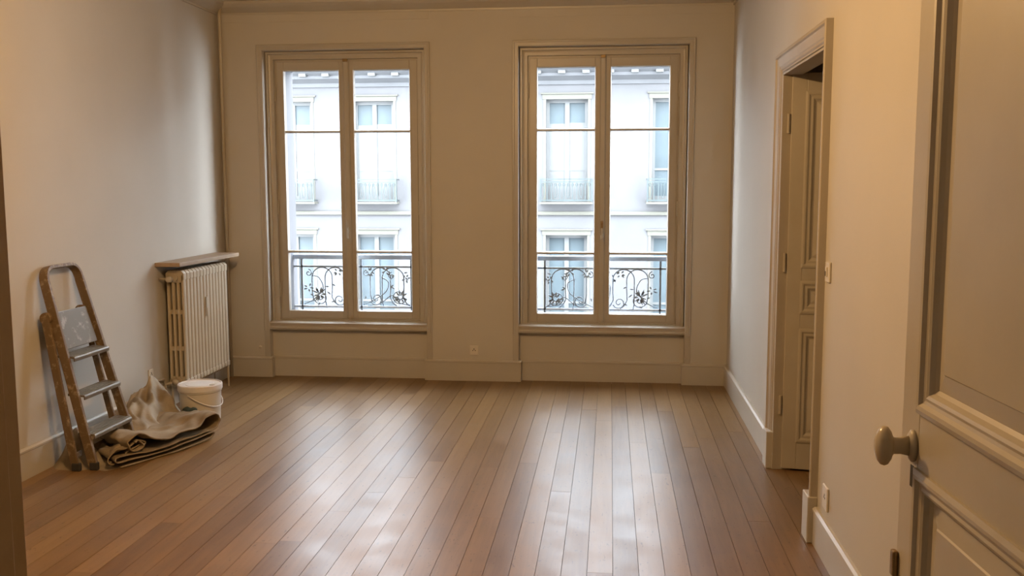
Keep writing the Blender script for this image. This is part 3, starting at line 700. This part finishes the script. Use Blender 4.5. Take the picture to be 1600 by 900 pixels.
plate('wall_socket', 'small wall socket low between the ladder and the radiator', 'socket', lambda u, v, n: Vector((XL + n, 5.97 + u, 0.275 + v)), 0.06, 0.075, 'socket')
cap = MB().lathe([(0.012, 0.0), (0.012, -0.006), (0.006, -0.012), (0.002, -0.013)], (-2.80, D, 0.242), 'Y', 14).build('wall_stud', 'plate', smooth=True)
tag(cap, 'tiny round stud on the wall between the radiator and the window', 'stud')

# ------------------------------------------------------------------ step ladder leaning folded against the wall
def ladder():
    L_ = empty('step_ladder', (-2.80, 4.96, 0)); tag(L_, 'paint splattered folded step ladder leaning against the wall', 'ladder')
    A, Bt = Vector((-2.785, 0, 0.0)), Vector((-3.036, 0, 1.095))
    axis = (Bt - A).normalized(); nrm = Vector((axis.z, 0, -axis.x))      # out of the ladder towards the room
    def F(s, y, k=0.0): return A + axis * s + nrm * k + Vector((0, y, 0))
    LN = (Bt - A).length
    yl = lambda s: 4.752 + 0.012 * s; yr = lambda s: 5.192 - 0.105 * s / LN
    def strap(pts, wy, wk, name, mat='rail_wood', parent=L_):
        """pts: (s, y, k) path; bar of width wk along the ladder's normal, wy across"""
        m = MB(); rings = []
        P3 = [F(*p) for p in pts]
        for i, p in enumerate(P3):
            t_ = (P3[min(i + 1, len(P3) - 1)] - P3[max(i - 1, 0)]).normalized()
            side = t_.cross(nrm).normalized()
            rings.append([m.bm.verts.new(p + side * (a * wy / 2) + nrm * (b * wk / 2)) for a, b in ((-1, -1), (1, -1), (1, 1), (-1, 1))])
        for R0, R1 in zip(rings, rings[1:]):
            for k in range(4): m.face((R0[k], R0[(k + 1) % 4], R1[(k + 1) % 4], R1[k]))
        m.face(rings[0]); m.face(rings[-1][::-1]); return m.build(name, mat, parent, bevel=0.003)
    # front rails run into the hoop
    s0 = LN - 0.07
    for nm, pts in (('rail', [(0.02, yl(0), 0), (s0, yl(s0), 0)]), ('rail', [(0.02, yr(0), 0), (s0, yr(s0), 0)])): strap(pts, 0.022, 0.050, nm)
    a0, a1 = yl(s0), yr(s0); r_ = 0.075
    hoop = [(s0 - 0.01, a0, 0)] + [(s0 + r_ * math.sin(t_) - 0.0, a0 + r_ * (1 - math.cos(t_)), 0) for t_ in [math.pi / 2 * k / 8 for k in range(9)]] + [(s0 + r_ * math.cos(t_), a1 - r_ * (1 - math.sin(t_)), 0) for t_ in [math.pi / 2 * k / 8 for k in range(9)]] + [(s0 - 0.01, a1, 0)]
    strap(hoop, 0.019, 0.050, 'hand_hoop')
    # back legs, pivoting on round plates
    hs = 0.862
    bk = [(hs, yl(hs) - 0.022, -0.036), (0.0, yl(0) - 0.026, -0.090)]
    strap(bk, 0.020, 0.042, 'back_leg'); strap([(hs, yr(hs) + 0.004, -0.040), (0.0, yr(0) + 0.004, -0.090)], 0.017, 0.036, 'back_leg')
    strap([(0.10, yl(0) - 0.02, -0.083), (0.10, yr(0.10) + 0.004, -0.083)], 0.03, 0.012, 'back_brace')
    for y_ in (yl(hs) - 0.018, yr(hs) - 0.030):
        m = MB(); c = F(hs, y_, -0.034); rings = []
        for yo, rr in ((-0.013, 0.030), (-0.010, 0.033), (0.010, 0.033), (0.013, 0.030)):
            rings.append([m.bm.verts.new(c + Vector((rr * math.cos(2 * math.pi * k / 20), yo, rr * math.sin(2 * math.pi * k / 20)))) for k in range(20)])
        for R0, R1 in zip(rings, rings[1:]):
            for k in range(20): m.face((R0[k], R0[(k + 1) % 20], R1[(k + 1) % 20], R1[k]))
        m.face(rings[0]); m.face(rings[-1]); m.build('pivot_plate', 'rail_wood', L_)
    # treads: flat boards with a turned-down front lip
    for sz in (0.205, 0.425, 0.640):
        ya, yb = yl(sz) + 0.008, yr(sz) - 0.008
        c = F(sz, 0, 0.0); m = MB()
        xa, xb = c.x - 0.045, c.x + 0.050; z = c.z
        poly = [(xa, z + 0.004), (xb, z - 0.004), (xb + 0.004, z - 0.012), (xb + 0.002, z - 0.030), (xb - 0.004, z - 0.030), (xb - 0.006, z - 0.014), (xa, z - 0.010)]
        m.extrude_poly(poly, lambda a, b: Vector((a, ya, b)), lambda a, b: Vector((a, yb, b)))
        tr = m.build('tread', 'tread', L_, bevel=0.002)
        m2 = MB()
        for k in range(5): m2.box(xa + 0.012 + k * 0.016, xa + 0.016 + k * 0.016, ya + 0.01, yb - 0.01, z + 0.0005 - k * 0.0013, z + 0.0045 - k * 0.0013)
        m2.build('tread_grip', 'tread', tr)
    # folded platform standing up between the rails
    P = lambda s, y, k: F(s, y, k)
    m = MB(); s_a, s_b = 0.672, 0.882
    m.hexa([P(s_a, yl(s_a) + 0.012, -0.006), P(s_a, yr(s_a) - 0.03, -0.006), P(s_b, yr(s_b) - 0.035, -0.006), P(s_b, yl(s_b) + 0.012, -0.006),
            P(s_a, yl(s_a) + 0.012, 0.006), P(s_a, yr(s_a) - 0.03, 0.006), P(s_b, yr(s_b) - 0.035, 0.006), P(s_b, yl(s_b) + 0.012, 0.006)])
    m.build('platform', 'tread', L_, bevel=0.003)
    for s, y, k in ((0.0, yl(0), 0), (0.0, yr(0), 0), (-0.005, yl(0) - 0.026, -0.09), (-0.005, yr(0) + 0.004, -0.09)):
        c = F(s, y, k); MB().box(c.x - 0.024, c.x + 0.024, c.y - 0.013, c.y + 0.013, 0.0, 0.045).build('rubber_foot', 'rubber', L_, bevel=0.006)
    for y_ in (yl(0.1), yr(0.1)):
        strap([(0.03, y_, 0.001), (0.20, y_, 0.001)], 0.0235, 0.05, 'rail_sleeve')
ladder()

# ------------------------------------------------------------------ drop cloth heap
def cloth():
    K = empty('drop_cloth', (-2.62, 5.2, 0)); tag(K, 'crumpled canvas drop cloth folded in a heap at the foot of the ladder', 'cloth')
    e = Vector((0.364, 0.931, 0)).normalized(); b = Vector((-e.y, e.x, 0)); o0 = Vector((-2.655, 4.785, 0))
    prof = [(.0, .006), (.1, .006), (.3, .008), (.62, .010), (.69, .022), (.69, .040), (.62, .044), (.4, .036), (.1, .036), (.0, .034), (-.03, .046), (-.02, .062), (.05, .064), (.3, .056), (.58, .060), (.66, .058), (.725, .062), (.755, .092), (.742, .128), (.70, .148), (.645, .146), (.56, .122), (.45, .098), (.34, .092), (.26, .104), (.20, .126), (.15, .146), (.10, .150), (.06, .132), (.055, .10), (.085, .078), (.125, .082), (.14, .105), (.12, .125), (.10, .12)]
    prof2 = [(0.155, 0.072), (0.085, 0.07), (0.025, 0.062), (-0.035, 0.03), (-0.06, 0.045), (-0.035, 0.08), (0.035, 0.104), (0.105, 0.118), (0.165, 0.112), (0.17, 0.092), (0.105, 0.088), (0.055, 0.08), (0.065, 0.07), (0.145, 0.082)]
    def ribbon(pf, name, d0, d1, seed):
        pr = catmull([(a, z, 0) for a, z in pf], 6); m = MB(); rows = []; NT = 34
        for j in range(NT):
            t_ = j / (NT - 1); row = []
            for p in pr:
                s_, z = p.x, p.y
                depth = d0 + t_ * (d1 - d0 + 0.05 * math.sin(4 * s_)) - 0.035 * math.sin(math.pi * max(0, min(1, s_ / 0.74)))
                nz = noise.noise(Vector((s_ * 5, t_ * 3, z * 9 + seed))); n2 = noise.noise(Vector((s_ * 9 + 5, t_ * 7, z * 22 + seed)))
                rg = 1 - 2 * abs(noise.noise(Vector((s_ * 7 + 2 * t_, t_ * 5 - s_ * 3, seed + 4))))
                edge = 0.020 * noise.noise(Vector((s_ * 4, 3.3, z * 30 + seed)))
                k = 1 - 0.22 * t_; hi = max(0.0, min(1.0, (z - 0.05) / 0.05))
                zz = z * k * (1 + 0.16 * nz) + 0.003 * n2 + hi * (0.010 * n2 + 0.012 * rg)
                ss = s_ + t_ * 0.17 * (1 - s_ / 0.75) + 0.03 * nz * t_ - 0.03 * t_
                w = o0 + e * ss + b * (depth + edge) + Vector((0, 0, max(0.005, zz)))
                w.x = max(w.x, XL + 0.026)
                row.append(m.bm.verts.new(w))
            rows.append(row)
        for A, B in zip(rows, rows[1:]):
            for i in range(len(A) - 1): m.face((A[i], A[i + 1], B[i + 1], B[i]))
        f1 = m.build(name, 'canvas', K, smooth=True)
        sd = f1.modifiers.new('thick', 'SOLIDIFY'); sd.thickness = 0.006; sd.offset = 0
    ribbon(prof, 'folded_bundle', 0.0, 0.42, 0.0)
    ribbon(prof2, 'crumpled_fold', 0.02, 0.20, 5.0)
    # loose heap running back to the wall
    m = MB(); NX, NY = 70, 120; x0, x1, y0, y1 = XL + 0.024, -2.48, 4.60, 6.04; rows = []
    def g(v, c, s): return math.exp(-((v - c) / s) ** 2)
    def heap(X, Y):
        h = 0.20 * g(X, -2.99, .17) * g(Y, 5.78, .17) + 0.16 * g(X, -2.88, .22) * g(Y, 5.5, .36) + 0.13 * g(X, -2.95, .13) * g(Y, 5.13, .26) + 0.15 * g(X, -2.95, .07) * g(Y, 4.85, .08) + 0.05 * g(X, -2.74, .16) * g(Y, 5.2, .5)
        v = Vector((X * 4.2 + Y * 1.2, Y * 3.4, 0.3))
        d_ = noise.noise_vector(v * 0.7) * 0.5
        r1 = 1 - abs(noise.noise(v + d_)) * 2; r2_ = 1 - abs(noise.noise(v * 2.3 + d_ * 2 + Vector((7, 1, 0)))) * 2
        if math.hypot(X + 2.655, Y - 5.82) < 0.165: return 0.0
        return h * (0.62 + 0.40 * r1 + 0.24 * r2_) + 0.004 * r2_
    for j in range(NY + 1):
        row = []
        for i in range(NX + 1):
            X = x0 + (x1 - x0) * i / NX; Y = y0 + (y1 - y0) * j / NY
            h = heap(X, Y)
            off = noise.noise_vector(Vector((X * 6, Y * 6, 2))) * 0.025
            row.append((X, Y, h, off))
        rows.append(row)
    vid = {}
    def vert(j, i):
        if (j, i) not in vid:
            X, Y, h, off = rows[j][i]; vid[(j, i)] = m.bm.verts.new((max(XL + 0.024, X + off.x), Y + off.y, h - 0.032))
        return vid[(j, i)]
    for j in range(NY):
        for i in range(NX):
            if max(rows[a][c][2] for a in (j, j + 1) for c in (i, i + 1)) > 0.018: m.face((vert(j, i), vert(j, i + 1), vert(j + 1, i + 1), vert(j + 1, i)))
    hp = m.build('loose_heap', 'sheet', K, smooth=True)
    sd = hp.modifiers.new('thick', 'SOLIDIFY'); sd.thickness = 0.004; sd.offset = 1
cloth()

# ------------------------------------------------------------------ bucket and small things beside it
def bucket():
    bx, by = -2.655, 5.82
    B = empty('paint_bucket', (bx, by, 0)); tag(B, 'white plastic paint bucket with its lid on', 'bucket')
    MB().lathe([(0.118, 0.0), (0.122, 0.004), (0.131, 0.206), (0.136, 0.211), (0.136, 0.224), (0.132, 0.228), (0.133, 0.244)], (bx, by, 0), seg=48).build('body', 'bucket', B, smooth=True).modifiers.new('e', 'EDGE_SPLIT')
    MB().lathe([(0.1345, 0.221), (0.141, 0.223), (0.141, 0.254), (0.138, 0.259), (0.131, 0.259), (0.128, 0.253), (0.090, 0.252), (0.086, 0.255), (0.002, 0.255)], (bx, by, 0), seg=48).build('lid', 'lid', B, smooth=True).modifiers.new('e', 'EDGE_SPLIT')
    MB().box(bx + 0.085, bx + 0.125, by - 0.05, by - 0.01, 0.255, 0.262).build('pull_tab', 'bucket', B, bevel=0.003)
    pts = [(bx + 0.135 * math.cos(a) * 1.03, by + 0.135 * math.sin(a) * 1.03, 0.206 - 0.09 * math.sin((a + 1.75) / 3.14 * math.pi)) for a in [-1.75 + 3.14 * k / 16 for k in range(17)]]
    MB().tube(pts, 0.003, 6).build('bail_handle', 'lid', B, smooth=True)
bucket()
def rag():
    m = MB(); bmesh.ops.create_icosphere(m.bm, subdivisions=3, radius=1.0)
    c = Vector((-2.652, 5.655, 0.008))
    for v in m.bm.verts:
        p = v.co.copy(); n_ = noise.noise(p * 1.7 + Vector((3, 1, 2))); pin = 1 - 0.45 * math.exp(-(p.x / 0.25) ** 2)
        v.co = c + Vector((p.x * 0.046 * (1 + .35 * n_), p.y * 0.028 * (1 + .3 * n_), 0.105 + p.z * 0.030 * pin * (1 + .3 * n_)))
        v.co.z = max(v.co.z, 0.0)
    o = m.build('rag', 'teal', smooth=True); tag(o, 'small dark teal rag tucked between the bucket and the drop cloth', 'rag')
rag()
